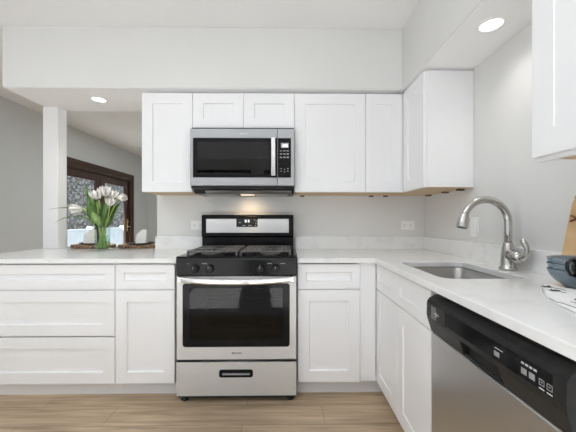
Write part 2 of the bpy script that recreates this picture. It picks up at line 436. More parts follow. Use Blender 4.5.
for v in [g for g in ex['geom'] if isinstance(g, bmesh.types.BMVert)]: v.co.x = -8.7
bmesh.ops.recalc_face_normals(t, faces=t.faces)
struct('wall_outside', MB().merge(t), M['stone'], 'grey rubble stone wall beyond the fence')

# ceiling fixture in the far room
o = obj('smoke_detector', MB().lathe([(.06, 0), (.062, -.012), (.05, -.03), (.02, -.034)], (-2.94, 5.85, ZC), 'Z', 28), M['plate_white'])
tag(o, 'small round white smoke detector on the far room ceiling', 'smoke detector')

# ------------------------------------------------------------------ recessed lamps
def can(loc, r, label, power):
    t = thing('recessed_light', label, 'ceiling light', loc, 'recessed lights in the soffit')
    x, y, z = loc
    prof = [(r * .78, -.001), (r * .80, -.010), (r, -.009), (r * 1.02, -.0005)]
    obj('trim_ring', MB().lathe(prof, loc, 'Z', 40, False, False), M['plate_white'], t)
    obj('lens', MB().lathe([(r * .79, -.008), (r * .79, -.0045)], loc, 'Z', 40), M['lens'], t)
    l = bpy.data.lights.new('can_lamp', 'SPOT'); l.energy = power; l.spot_size = 2.4; l.spot_blend = 1; l.shadow_soft_size = .05; l.color = (1, .97, .93)
    o = bpy.data.objects.new('can_lamp', l); C.objects.link(o); o.location = (x, y, z - .02); o.parent = None
    return t
can((-1.498, 2.40, 2.112), .062, 'round recessed light in the soffit above the peninsula counter', 22)
can((.985, 1.44, 2.102), .062, 'round recessed light in the soffit above the sink', 5.5)

# ------------------------------------------------------------------ base cabinets on the range wall
UX, NY = (1, 0, 0), (0, 1, 0)
FY = 1.93
def base_body(x0, x1, back=2.53):
    m = MB(); y0 = FY + .0205
    m.box(x0, y0, .10, x0 + .018, back, .874); m.box(x1 - .018, y0, .10, x1, back, .874)
    m.box(x0 + .018, y0, .10, x1 - .018, back, .118); m.box(x0 + .018, back - .012, .118, x1 - .018, back, .874)
    m.box(x0 + .018, y0, .84, x1 - .018, y0 + .05, .860); m.box(x0 + .018, y0, .69, x1 - .018, y0 + .02, .715)
    return m
def front(name, x0, x1, z0, z1, parent, st=.072):
    return obj(name, MB().shaker((x0, FY, z0), UX, NY, x1 - x0, z1 - z0, .02, st), M['cab'], parent)
Z0, Z1, Z2, Z3, Z4 = .104, .401, .409, .699, .706
# wide drawer unit, left
cb = thing('base_cabinet', 'wide white base cabinet with three shaker drawers, under the left of the counter', 'cabinet', (-1.57, FY, 0))
obj('body', base_body(-2.02, -1.104), M['cab'], cb)
obj('toe_kick', B(-2.02, 2.0, 0, -1.104, 2.016, .10), M['toe'], cb)
for z0, z1 in ((Z0, Z1), (Z2, Z3), (Z4, .866)): front('drawer', -2.015, -1.1065, z0, z1, cb, .060 if z0 == Z4 else .072)
cb = thing('base_cabinet', 'narrow white base cabinet with one drawer and one door, left of the range', 'cabinet', (-.91, FY, 0))
obj('body', base_body(-1.103, -.722), M['cab'], cb)
obj('toe_kick', B(-1.103, 2.0, 0, -.722, 2.016, .10), M['toe'], cb)
front('door', -1.1005, -.7245, Z0, Z3, cb); front('drawer', -1.1005, -.7245, Z4, .866, cb, .052)
cb = thing('base_cabinet', 'white base cabinet with one drawer and one door, right of the range', 'cabinet', (.27, FY, 0))
obj('body', base_body(.062, .468), M['cab'], cb)
obj('toe_kick', B(.062, 2.0, 0, .64, 2.016, .10), M['toe'], cb)
front('door', .0645, .4655, Z0, Z3, cb); front('drawer', .0645, .4655, Z4, .866, cb, .052)
obj('filler_strip', B(.469, FY + .012, .104, .570, FY + .03, .873), M['cab'], cb)

# ------------------------------------------------------------------ sink base on the right
FX = .575
NX, UY = (1, 0, 0), (0, -1, 0)
cb = thing('sink_base_cabinet', 'white two door sink base cabinet with false drawer fronts, next to the dishwasher', 'cabinet', (FX, 1.57, 0))
m = MB(); x0 = FX + .0205; xb = 1.165
m.box(x0, 1.935, .10, xb, 1.953, .874); m.box(x0, 1.197, .10, xb, 1.215, .874); m.box(x0, 1.215, .10, xb, 1.935, .118); m.box(xb - .012, 1.215, .118, xb, 1.935, .874)
m.box(x0, 1.215, .70, x0 + .018, 1.935, .874)
obj('body', m, M['cab'], cb)
obj('toe_kick', B(.645, 1.197, 0, .661, 1.995, .10), M['toe'], cb)
for ya, yb in ((1.95, 1.5755), (1.5725, 1.1995)):
    obj('door', MB().shaker((FX, ya, Z0), UY, NX, ya - yb, Z3 - Z0, .02, .075, .005), M['cab'], cb)
    obj('false_drawer_front', MB().shaker((FX, ya, Z4), UY, NX, ya - yb, .866 - Z4, .02, .052, .005), M['cab'], cb)

# ------------------------------------------------------------------ counters
CT, CB_ = .905, .8755
def backsplash(*a): return B(*a, bev=.002)
ct = thing('peninsula_counter', 'white quartz counter left of the range, reaching to the white post', 'countertop', (-1.4, 2.3, CB_))
pm = MB().prism([(-2.125, 1.905, CB_), (-.704, 1.905, CB_), (-.704, 2.537, CB_), (-1.106, 2.537, CB_), (-1.106, 2.83, CB_), (-2.125, 2.83, CB_)], (0, 0, CT - CB_), bev=.003)
obj('slab', pm, M['quartz'], ct)
obj('backsplash', backsplash(-1.108, 2.518, CT, -.704, 2.538, 1.012), M['quartz'], ct)

ct = thing('sink_counter', 'white quartz corner counter running from the range past the sink', 'countertop', (.8, 1.5, CB_))
def rrect(x0, y0, x1, y1, r, z, n=8):
    out = []
    for cx, cy, a0 in ((x1 - r, y1 - r, 0), (x0 + r, y1 - r, 90), (x0 + r, y0 + r, 180), (x1 - r, y0 + r, 270)):
        for k in range(n + 1):
            a = math.radians(a0 + 90 * k / n); out.append((cx + r * math.cos(a), cy + r * math.sin(a), z))
    return out
SX0, SX1, SY0, SY1 = .652, 1.012, 1.242, 1.742
t = bmesh.new()
outer = [(.062, 1.905), (.548, 1.905), (.556, 1.897), (.556, -.45), (1.166, -.45), (1.166, 2.537), (.062, 2.537)]
def loop(pts):
    vs = [t.verts.new((p[0], p[1], CB_)) for p in pts]
    return [t.edges.new((vs[i], vs[(i + 1) % len(vs)])) for i in range(len(vs))]
eds = loop(outer) + loop(rrect(SX0, SY0, SX1, SY1, .055, CB_))
r = bmesh.ops.triangle_fill(t, use_beauty=True, use_dissolve=False, edges=eds)
ex = bmesh.ops.extrude_face_region(t, geom=list(t.faces))
for v in [g for g in ex['geom'] if isinstance(g, bmesh.types.BMVert)]: v.co.z = CT
bmesh.ops.recalc_face_normals(t, faces=t.faces)
sharp = [e for e in t.edges if len(e.link_faces) == 2 and e.calc_face_angle(0) > .8 and abs(e.verts[0].co.z - e.verts[1].co.z) < 1e-5]
bmesh.ops.bevel(t, geom=sharp, offset=.003, segments=2, affect='EDGES', profile=.5)
obj('slab', MB().merge(t), M['quartz'], ct)
obj('backsplash', backsplash(.062, 2.518, CT, 1.1475, 2.538, 1.012), M['quartz'], ct)
obj('backsplash', backsplash(1.148, -.45, CT, 1.166, 2.5375, 1.012), M['quartz'], ct)

# ------------------------------------------------------------------ sink
sk = thing('undermount_sink', 'stainless steel undermount sink set into the right counter', 'sink', (.83, 1.49, .69))
def grow(d, z, r=.055): return rrect(SX0 - d, SY0 - d, SX1 + d, SY1 + d, r, z, 8)
rings = [grow(.018, .8748), grow(.004, .8748), grow(.002, .870), grow(-.001, .74), grow(-.006, .715), grow(-.022, .698), grow(-.05, .693, .03),
         ]
rings += [grow(-.05, .690, .03), grow(-.020, .695), grow(-.004, .713), grow(.002, .74), grow(.005, .868), grow(.018, .872)]
bw = MB().loops(rings, cap0=False, cap1=False)
bw.loops([grow(-.0502, .6932, .03), grow(-.12, .691, .03)], cap0=False, cap1=True)
obj('bowl', bw, M['sinksteel'], sk)
obj('drain', MB().lathe([(.045, .6925), (.045, .6955), (.036, .697), (.030, .694), (.012, .694), (.010, .699), (0.004, .700)], (.86, 1.5, 0), 'Z', 32), M['chrome'], sk)

# ------------------------------------------------------------------ faucet
fx, fy = 1.088, 1.468
fc = thing('kitchen_faucet', 'brushed nickel gooseneck pull-down faucet standing behind the sink', 'faucet', (fx, fy, CT))
obj('base', MB().lathe([(.039, 0), (.040, .006), (.037, .012), (.033, .018), (.031, .045), (.030, .075), (.027, .10), (.022, .125), (.0185, .135)], (fx, fy, CT + .0005), 'Z', 36), M['nickel'], fc)
R = .112; cz = 1.138
pts = [(fx, fy, CT + .13), (fx, fy, 1.09)] + [(fx - R + R * math.cos(math.radians(a)), fy, cz + R * math.sin(math.radians(a))) for a in range(0, 163, 6)]
obj('spout', MB().tube(pts, .0175, 20), M['nickel'], fc)
a = math.radians(162); p0 = Vector((fx - R + R * math.cos(a), fy, cz + R * math.sin(a))); d = Vector((-math.sin(a), 0, math.cos(a)))
d = (d * -1) if d.z > 0 else d
d = Vector((-math.sin(math.radians(11)), 0, -math.cos(math.radians(11))))
hd = MB(); hp = [p0 + d * q for q in (-.012, -.004, .008, .034, .056, .061)]
hd.tube(hp, [.0185, .0205, .0222, .0258, .0275, .0258], 24)
sh = obj('spray_head', hd, M['nickel'], fc)
obj('spray_face', MB().tube([p0 + d * .060, p0 + d * .064], .022, 24), M['charcoal'], sh)
obj('spray_button', MB().tube([p0 + d * .010 + Vector((.021, 0, 0)), p0 + d * .032 + Vector((.0235, 0, 0))], .006, 10), M['charcoal'], sh)
hn = MB()
hn.tube([(fx, fy - .015, .980), (fx + .001, fy - .05, .974), (fx + .002, fy - .078, .968), (fx + .002, fy - .086, .968)], [.029, .029, .025, .014], 20)
hn.tube([(fx + .002, fy - .07, .970), (fx + .006, fy - .092, .974), (fx + .011, fy - .106, .992), (fx + .010, fy - .108, 1.018), (fx + .001, fy - .100, 1.044), (fx - .006, fy - .096, 1.062)], [.015, .018, .014, .0115, .0135, .008], 14)
obj('handle', hn, M['nickel'], fc)

# ------------------------------------------------------------------ range
RX0, RX1 = -.698, .054
rg = thing('gas_range', 'freestanding stainless gas range with black cooktop between the base cabinets', 'range', ((RX0 + RX1) / 2, 1.9, 0))
m = MB(); y0, y1 = 1.917, 2.46
m.box(RX0 + .002, y0, .045, RX0 + .05, y1, .80); m.box(RX1 - .05, y0, .045, RX1 - .002, y1, .80)
m.box(RX0 + .05, y0, .045, RX1 - .05, y1, .30); m.box(RX0 + .05, y0, .765, RX1 - .05, y1, .80); m.box(RX0 + .05, y1 - .03, .30, RX1 - .05, y1, .765)
obj('body', m, M['blackmatte'], rg)
m = MB(); a0, a1, b0, b1, c0, c1 = RX0 + .052, RX1 - .052, 1.922, y1 - .032, .302, .763
m.box(a0, b0, c0, a0 + .003, b1, c1); m.box(a1 - .003, b0, c0, a1, b1, c1); m.box(a0, b0, c0, a1, b1, c0 + .003); m.box(a0, b0, c1 - .003, a1, b1, c1); m.box(a0, b1 - .003, c0, a1, b1, c1)
obj('oven_cavity', m, M['cavity'], rg)
for z in (.44, .56, .65):
    m = MB()
    for y in (1.95, 2.18, 2.41): m.tube([(a0 + .004, y, z), (a1 - .004, y, z)], .004, 8)
    for k in range(17):
        x = a0 + .03 + k * (a1 - a0 - .06) / 16
        m.tube([(x, 1.95, z + .004), (x, 2.41, z + .004)], .002, 6)
    obj('oven_rack', m, M['chrome'], rg)
for x in (RX0 + .04, RX1 - .04):
    for y in (1.935, 2.40): obj('foot', MB().lathe([(.022, 0), (.024, .012), (.012, .016), (.012, .046)], (x, y, .0005), 'Z', 20), M['blackmatte'], rg)
obj('base_trim', B(RX0 + .004, 1.905, .028, RX1 - .004, 1.93, .044), M['blackmatte'], rg)
# drawer with a recessed pull
dw = MB()
hx0, hx1, hz0, hz1 = -.425, -.225, .168, .206
for x0, x1, z0, z1 in ((RX0, hx0, .046, .258), (hx1, RX1, .046, .258), (hx0, hx1, .046, hz0), (hx0, hx1, hz1, .258)):
    dw.box(x0, 1.889, z0, x1, 1.915, z1)
dr = obj('storage_drawer', dw, M['steel'], rg)
m = MB(); m.box(hx0, 1.906, hz0, hx1, 1.9145, hz1); 
obj('pull_recess', m, M['blackmatte'], dr)
m = MB(); P = rrect(hx0 - .006, hz0 - .005, hx1 + .006, hz1 + .005, .014, 0, 6); Q = rrect(hx0 + .006, hz0 + .006, hx1 - .006, hz1 - .006, .008, 0, 6)
def xz(L_, y): return [(p[0], y, p[1]) for p in L_]
m.loops([xz(P, 1.889), xz(P, 1.885), xz(Q, 1.885), xz(Q, 1.899)], cap0=False, cap1=False, smooth=False)
obj('pull_trim', m, M['black'], dr)
m = MB().box(hx0 + .012, 1.886, hz0 + .006, hx1 - .012, 1.902, hz0 + .017, bev=.003)
obj('pull_lip', m, M['pull'], dr)
# oven door
wx0, wx1, wz0, wz1 = -.660, .012, .352, .752
D0, D1 = .272, .798
m = MB()
O = [(RX0, D0), (RX1, D0), (RX1, D1), (RX0, D1)]
n = 6
def rr4(x0, z0, x1, z1, r, y): return xz(rrect(x0, z0, x1, z1, r, 0, n), y)
m.loops([rr4(RX0, D0, RX1, D1, .004, 1.915), rr4(RX0, D0, RX1, D1, .004, 1.893), rr4(RX0 + .003, D0 + .003, RX1 - .003, D1 - .003, .004, 1.889),
         rr4(wx0, wz0, wx1, wz1, .018, 1.889), rr4(wx0, wz0, wx1, wz1, .018, 1.915)], cap0=False, cap1=False, smooth=False)
od = obj('oven_door', m, M['steel'], rg)
m = MB().loops([rr4(wx0 + .001, wz0 + .001, wx1 - .001, wz1 - .001, .018, 1.8895), rr4(wx0 + .001, wz0 + .001, wx1 - .001, wz1 - .001, .018, 1.891),
                rr4(wx0 + .045, wz0 + .05, wx1 - .045, wz1 - .03, .012, 1.891), rr4(wx0 + .045, wz0 + .05, wx1 - .045, wz1 - .03, .012, 1.8895)], cap0=False, cap1=False, smooth=False)
m.loops([rr4(wx0 + .001, wz0 + .001, wx1 - .001, wz1 - .001, .018, 1.8895), rr4(wx0 + .045, wz0 + .05, wx1 - .045, wz1 - .03, .012, 1.8895)], cap0=False, cap1=False, smooth=False)
obj('window_border', m, M['black'], od)
obj('window', B(wx0 + .0445, 1.8895, wz0 + .0495, wx1 - .0445, 1.8935, wz1 - .0295), M['oven_glass'], od)
m = MB(); xs = [RX0 + .03 + k * (RX1 - RX0 - .06) / 16 for k in range(17)]
ring = []
for k, x in enumerate(xs):
    f = (k / 16 - .5) * 2; y = 1.842 + .030 * f * f ** 1 if f >= 0 else 1.842 + .030 * f * f
    z = .768 + .012 * (abs(f) ** 2.2); hh = .015
    ring.append([(x, y - .007, z - hh), (x, y - .011, z - hh * .4), (x, y - .011, z + hh * .4), (x, y - .007, z + hh), (x, y + .007, z + hh), (x, y + .007, z - hh)])
m.loops(ring, smooth=False)
for x in (xs[0], xs[-1]): m.box(x - .012, 1.862, .764, x + .012, 1.889, .795, bev=.003)
obj('handle', m, M['chrome'], od, 'bowed stainless bar handle')
m = MB()
for k, w in enumerate((.009, .006, .007, .005, .007, .006, .007)): m.box(-.352 + k * .009, 1.8882, .312, -.352 + k * .009 + w * .75, 1.8892, .3185)
m.box(-.3525, 1.8882, .309, -.29, 1.8892, .3102)
obj('nameplate', m, M['darkprint'], od)
# knob panel
m = MB().prism([(RX0, 1.884, .912), (RX0, 1.878, .900), (RX0, 1.884, .803), (RX0, 1.93, .803), (RX0, 1.93, .912)], (RX1 - RX0, 0, 0), bev=.002)
cp = obj('control_panel', m, M['black'], rg)
for x in (-.580, -.487, -.172, -.077):
    m = MB().lathe([(.0265, 1.8815), (.0265, 1.874), (.024, 1.868), (.0225, 1.852), (.0195, 1.849)], (x, 0, .846), 'Y', 32)
    m.box(x - .0045, 1.840, .826, x + .0045, 1.850, .866, bev=.002)
    k = obj('knob', m, M['charcoal'], cp)
    obj('pointer', B(x - .0012, 1.8392, .850, x + .0012, 1.8402, .864), M['mark'], k)
marks('printed_mark', [(x + q * .006, 1.8782, .876, x + q * .006 + .004, 1.8806, .8795) for x, w in ((-.625, .010), (-.535, .030), (-.128, .034), (-.045, .030)) for q in range(int(w / .006))], M['mark'], cp)
# cooktop
m = MB().box(RX0, 1.880, .9125, RX1, 2.449, .922, bev=.004, seg=2)
ctp = obj('cooktop', m, M['black'], rg)
BP = [(-.525, 2.06), (-.525, 2.31), (-.12, 2.06), (-.12, 2.31)]
for i, (x, y) in enumerate(BP):
    rr = (.048, .038, .052, .036)[i]
    m = MB().lathe([(rr + .018, .9225), (rr + .016, .925), (rr, .926), (rr, .930)], (x, y, 0), 'Z', 32)
    bu = obj('burner', m, M['burner'], rg)
    obj('burner_cap', MB().lathe([(rr - .002, .9303), (rr, .933), (rr - .006, .936), (.01, .937)], (x, y, 0), 'Z', 32), M['blackmatte'], bu)
for x0, x1, bx in ((-.668, -.330, -.525), (-.318, .022, -.12)):
    m = MB(); z0, z1 = .934, .946
    m.box(x0, 1.985, z0, x1, 2.003, z1, bev=.003); m.box(x0, 2.395, z0, x1, 2.413, z1, bev=.003); m.box(x0, 2.18, z0, x1, 2.194, z1, bev=.003)
    m.box(x0, 2.003, z0, x0 + .016, 2.395, z1, bev=.003); m.box(x1 - .016, 2.003, z0, x1, 2.395, z1, bev=.003)
    for by in (2.06, 2.31):
        yl, yh = (2.003, 2.18) if by < 2.2 else (2.194, 2.395)
        for dx in (-.11, -.075, .075, .11): m.box(bx + dx - .005, yl, z0, bx + dx + .005, yh, z1, bev=.002)
        m.box(x0 + .016, by - .006, z0, bx - .026, by + .006, z1, bev=.002); m.box(bx + .026, by - .006, z0, x1 - .016, by + .006, z1, bev=.002)
        m.box(bx - .006, yl, z0, bx + .006, by - .026, z1, bev=.002); m.box(bx - .006, by + .026, z0, bx + .006, yh, z1, bev=.002)
        for yy in (yl + .022, yl + .045, yh - .045, yh - .022):
            m.box(x0 + .016, yy - .005, z0, bx - .045, yy + .005, z1, bev=.002); m.box(bx + .045, yy - .005, z0, x1 - .016, yy + .005, z1, bev=.002)
    for fx_ in (x0 + .008, x1 - .008):
        for fy_ in (1.994, 2.187, 2.404): m.box(fx_ - .007, fy_ - .007, .9222, fx_ + .007, fy_ + .007, .936)
    obj('grate', m, M['iron'], rg)
# backguard
m = MB()
m.prism([(RX0, 2.450, .9225), (RX0, 2.450, 1.012), (RX0, 2.432, 1.020), (RX0, 2.436, 1.180), (RX0, 2.446, 1.192), (RX0, 2.500, 1.192), (RX0, 2.500, .9225)], (.744, 0, 0), bev=.004)
bgd = obj('backguard', m, M['black'], rg)
obj('steel_panel', B(-.660, 2.4285, 1.046, .008, 2.4355, 1.160, bev=.002), M['steel'], bgd)
dp = obj('clock_panel', B(-.416, 2.4262, 1.094, -.244, 2.4287, 1.161, bev=.0008), M['blackmatte'], bgd)
def seg_digit(mb, x, z, w, h, y, on, t=None):
    t = t or w * .22
    S = {'a': (0, h - t, w, h), 'g': (0, h / 2 - t / 2, w, h / 2 + t / 2), 'd': (0, 0, w, t), 'f': (0, h / 2, t, h), 'b': (w - t, h / 2, w, h), 'e': (0, 0, t, h / 2), 'c': (w - t, 0, w, h / 2)}
    for s_ in on:
        a_, b_, c_, d_ = S[s_]; mb.box(x + a_, y - .0008, z + b_, x + c_, y, z + d_)
m = MB(); seg_digit(m, -.346, 1.132, .011, .019, 2.4262, 'abcdef'); seg_digit(m, -.322, 1.132, .011, .019, 2.4262, 'abcdef')
obj('lit_digits', m, M['digit'], dp)
bt = []
for x, z, w in ((-.394, 1.127, .014), (-.365, 1.103, .009), (-.352, 1.103, .009), (-.318, 1.103, .010), (-.303, 1.103, .008), (-.270, 1.148, .006), (-.262, 1.120, .006), (-.264, 1.104, .006), (-.256, 1.138, .004)):
    bt.append((x, 2.4255, z, x + w, 2.4262, z + .005))
marks('button', bt, M['mark'], dp)

# ------------------------------------------------------------------ upper cabinets
UZ0, UZ1, UY0 = 1.356, 2.087, 2.21
UG = None
def upper(label, x0, x1, z0, doors, clips=()):
    t = thing('wall_cabinet', label, 'cabinet', ((x0 + x1) / 2, UY0 + .02, z0))
    m = MB(); m.box(x0, UY0 + .0205, z0 + .002, x1, 2.538, UZ1)
    obj('body', m, M['cab'], t)
    obj('underside', B(x0 + .002, UY0 + .024, z0 - .001, x1 - .002, 2.537, z0 + .0018), M['ply'], t)
    for a_, b_ in doors: obj('door', MB().shaker((a_ + .0015, UY0, z0), UX, NY, b_ - a_ - .003, UZ1 - z0 - .004, .02, .075), M['cab'], t)
    for x in clips: obj('mounting_clip', B(x - .018, 2.50, z0 - .012, x + .018, 2.525, z0 - .0011, bev=.002), M['clip'], t)
    return t
upper('tall single door white wall cabinet left of the microwave', -1.070, -.6995, UZ0, ((-1.070, -.6995),))
upper('short two door white wall cabinet right above the microwave', -.699, .0485, 1.820, ((-.699, -.3255), (-.3255, .0485)))
upper('wide single door white wall cabinet right of the microwave', .049, .5740, UZ0, ((.049, .574),), (.12,))
upper('narrow door white wall cabinet in the corner left of the sink wall', .5745, .8690, UZ0, ((.5745, .851),), (.70, .82))
# return cabinet on the sink wall
t = thing('wall_cabinet', 'white wall cabinet on the sink wall with its plain white end facing the room', 'cabinet', (1.01, 2.0, UZ0))
m = MB(); m.box(.8705, 1.866, UZ0 + .002, 1.166, 2.538, UZ1); obj('body', m, M['cab'], t)
obj('end_panel', B(.8705, 1.860, UZ0, 1.156, 1.8655, UZ1 - .004), M['cab'], t)
obj('underside', B(.873, 1.868, UZ0 - .001, 1.165, 2.537, UZ0 + .0018), M['ply'], t)
obj('door', MB().shaker((.850, 2.195, UZ0), UY, NX, .322, UZ1 - UZ0 - .004, .02, .075, .006), M['cab'], t)
for y in (2.42, 2.16, 1.97): obj('mounting_clip', B(1.12, y - .018, UZ0 - .012, 1.16, y + .018, UZ0 - .0011, bev=.002), M['clip'], t)
# near cabinet, top right
t = thing('wall_cabinet', 'white shaker wall cabinet at the right edge, above the blue bowls', 'cabinet', (1.01, .85, 1.362))
obj('body', B(.8705, .652, 1.364, 1.166, 1.034, 2.098), M['cab'], t)
obj('underside', B(.888, .655, 1.361, 1.165, 1.030, 1.3638), M['ply'], t)
obj('door', MB().shaker((.850, 1.0345, 1.364), UY, NX, .381, .733, .02, .085, .004), M['cab'], t)
obj('bottom_rail', B(.8706, .652, 1.350, .887, 1.034, 1.3635), M['cab'], t)

# ------------------------------------------------------------------ microwave
X0, X1, MY = -.695, .047, 2.140
mw = thing('microwave', 'stainless over-the-range microwave mounted above the gas range', 'microwave', ((X0 + X1) / 2, 2.3, 1.335))
m = MB(); m.box(X0 + .003, MY + .03, 1.386, X1 - .003, 2.536, 1.815)
obj('body', m, M['blackmatte'], mw)
SPX = -.075
def ringplate(x0, z0, x1, z1, a0, b0, a1, b1, ya, yb):
    mm = MB()
    P = [(x0, z0), (x1, z0), (x1, z1), (x0, z1)]; Q = [(a0, b0), (a1, b0), (a1, b1), (a0, b1)]
    f = lambda L_, y, i=0: [(p[0], y, p[1]) for p in L_]
    Pi = [(x0 + .002, z0 + .002), (x1 - .002, z0 + .002), (x1 - .002, z1 - .002), (x0 + .002, z1 - .002)]
    mm.loops([f(P, yb), f(P, ya + .002), f(Pi, ya), f(Q, ya), f(Q, yb)], cap0=False, cap1=False, smooth=False)
    return mm
md = obj('door', ringplate(X0, 1.394, SPX - .001, 1.800, X0 + .020, 1.452, SPX - .003, 1.735, MY, MY + .029), M['steel_micro'], mw)
m = MB(); m.box(X0 + .0205, MY + .024, 1.4525, SPX - .0035, MY + .029, 1.7345)
obj('window_backing', m, M['cavity'], md)
gw = (X0 + .052, 1.478, SPX - .052, 1.708)
obj('window_border', ringplate(X0 + .0205, 1.4525, SPX - .0035, 1.7345, *gw, MY + .001, MY + .006), M['black'], md)
obj('window', B(gw[0], MY + .002, gw[1], gw[2], MY + .006, gw[3]), M['micro_glass'], md)
m = MB(); m.box(SPX - .042, MY - .042, 1.460, SPX - .012, MY - .030, 1.730, bev=.004, seg=2)
for z in (1.472, 1.704): m.box(SPX - .034, MY - .032, z, SPX - .020, MY + .0005, z + .014)
obj('handle', m, M['chrome'], md, 'vertical stainless bar handle')
m = MB()
for k, (w, h) in enumerate(((.010, .005), (.005, .007), (.006, .005), (.006, .005), (.005, .005), (.005, .007), (.003, .012))): m.box(-.343 + k * .0085, MY - .0008, 1.762, -.343 + k * .0085 + w * .8, MY + .0002, 1.762 + h)
obj('nameplate', m, M['mark'], md)
cp = obj('control_panel', ringplate(SPX + .001, 1.394, X1, 1.800, SPX + .004, 1.452, X1 - .024, 1.735, MY, MY + .029), M['steel_micro'], mw)
kp = obj('keypad', B(SPX + .0045, MY + .001, 1.4525, X1 - .0245, MY + .010, 1.7345), M['black'], cp)
obj('display', B(SPX + .026, MY + .0003, 1.665, X1 - .042, MY + .001, 1.700), M['screen'], kp)
m = MB()
for q, on in enumerate(('bc', 'abged', 'abcdef', 'abcdef')): seg_digit(m, SPX + .030 + q * .0115, 1.671, .008, .018, MY + .0003, on, .0017)
obj('lit_digits', m, M['digit'], kp)
bt = []
for r_ in range(3):
    for q in range(3): bt.append((SPX + .018 + q * .024, MY + .0004, 1.640 - r_ * .024, SPX + .034 + q * .024, MY + .001, 1.646 - r_ * .024 + (.004 if r_ else 0)))
for r_ in range(2):
    for q in range(3): bt.append((SPX + .022 + q * .024, MY + .0004, 1.502 - r_ * .018 + (.006 if q == 1 else .012), SPX + .032 + q * .024, MY + .001, 1.508 - r_ * .018 + (.006 if q == 1 else .012)))
marks('button', bt, M['greyprint'], kp)
m = MB()
m.prism([(X0 + .006, MY + .006, 1.393), (X0 + .006, MY + .006, 1.378), (X0 + .006, MY + .05, 1.372), (X0 + .006, MY + .09, 1.345), (X0 + .006, 2.50, 1.345), (X0 + .006, 2.50, 1.385), (X0 + .006, MY + .0285, 1.385), (X0 + .006, MY + .0285, 1.393)], (X1 - X0 - .012, 0, 0))
vt = obj('vent_hood', m, M['charcoal'], mw)
for a_, b_ in ((X0 + .05, X0 + .30), (X1 - .30, X1 - .05)):
    obj('grease_filter', B(a_, 2.26, 1.341, b_, 2.45, 1.3445), M['burner'], vt)
obj('front_strip', MB().prism([(X0 + .09, MY + .0585, 1.3646), (X0 + .09, MY + .0575, 1.3626), (X0 + .09, MY + .087, 1.3432), (X0 + .09, MY + .0885, 1.3452)], (X1 - X0 - .11, 0, 0)), M['steel'], vt)
obj('cooktop_lamp', B(-.36, 2.28, 1.3405, -.26, 2.36, 1.3445), M['warmlens'], vt)
l = bpy.data.lights.new('hood_lamp', 'SPOT'); l.energy = 3.2; l.color = (1, .74, .46); l.spot_size = 2.3; l.spot_blend = 1; l.shadow_soft_size = .04
o = bpy.data.objects.new('hood_lamp', l); C.objects.link(o); o.location = (-.31, 2.36, 1.335); o.rotation_euler = (math.radians(38), 0, 0)

# ------------------------------------------------------------------ dishwasher
DWA, DWB = 1.190, .586
dwr = thing('dishwasher', 'stainless dishwasher with black control panel under the right counter', 'dishwasher', (.59, .888, 0))
obj('body', B(.605, DWB + .004, .06, 1.15, DWA - .004, .86), M['blackmatte'], dwr)
obj('toe_panel', B(.64, DWB + .004, .004, .66, DWA - .004, .059), M['blackmatte'], dwr)
obj('door', B(.5725, DWB + .003, .10, .603, DWA - .003, .706, bev=.003), M['steel_z'], dwr)
hy0, hy1 = .785, .965
m = MB()
prof = [(.604, .709), (.572, .711), (.556, .760), (.553, .775), (.554, .826), (.562, .840), (.585, .853), (.604, .856)]
prof_h = [(.604, .709), (.590, .711), (.590, .756), (.556, .7605), (.5535, .775), (.554, .826), (.562, .840), (.585, .853), (.604, .856)]
for ya, yb, pf in ((DWA - .002, hy1, prof), (hy1, hy0, prof_h), (hy0, DWB + .002, prof)):
    m.prism([(p[0], ya, p[1]) for p in pf], (0, yb - ya, 0))
pn = obj('control_panel', m, M['charcoal'], dwr)
obj('control_strip', B(.5522, .62, .778, .5535, 1.158, .826), M['black'], pn)
obj('handle_pocket', B(.586, hy0 + .004, .713, .5898, hy1 - .004, .754), M['blackmatte'], pn)
m = MB().tube([(.580, hy1 - .006, .713), (.566, hy1 - .02, .722), (.566, hy0 + .02, .722), (.580, hy0 + .006, .713)], .004, 8)
obj('pocket_lip', m, M['charcoal'], pn)
lw = obj('latch_label', B(.5512, 1.045, .770, .5522, 1.150, .826), M['blackmatte'], pn)
m = MB(); m.box(.5506, 1.108, .774, .5512, 1.146, .821); obj('label_square', m, M['label'], lw)
m = MB(); m.box(.5500, 1.088, .796, .5506, 1.124, .800); m.box(.5500, 1.104, .788, .5506, 1.109, .806); obj('label_mark', m, M['mark'], lw)
marks('button', [(.5514, .776, .789, .5522, .795, .802)] + [(.5514, y - .014, .789, .5522, y + .002, .803) for y in (.700, .677)], M['greyprint'], pn)
for y in (.650, .630):
    m = MB(); 
    for a_, b_, c_, d_ in ((y - .012, .789, y + .002, .791), (y - .012, .801, y + .002, .803), (y - .012, .789, y - .0105, .803), (y + .0005, .789, y + .002, .803), (y - .007, .795, y - .003, .798)): m.box(.5514, a_, b_, .5522, c_, d_)
    obj('button', m, M['greyprint'], pn)
bt = [(.5514, .763, .810, .5522, .793, .8115)] + [(.5514, .694 - .012 * k, .812, .5522, .694 - .012 * k + .008, .8165) for k in range(4)] + [(.5514, y - .012, .781, .5522, y + .002, .7835) for y in (.650, .630)]
marks('printed_mark', bt, M['mark'], pn)

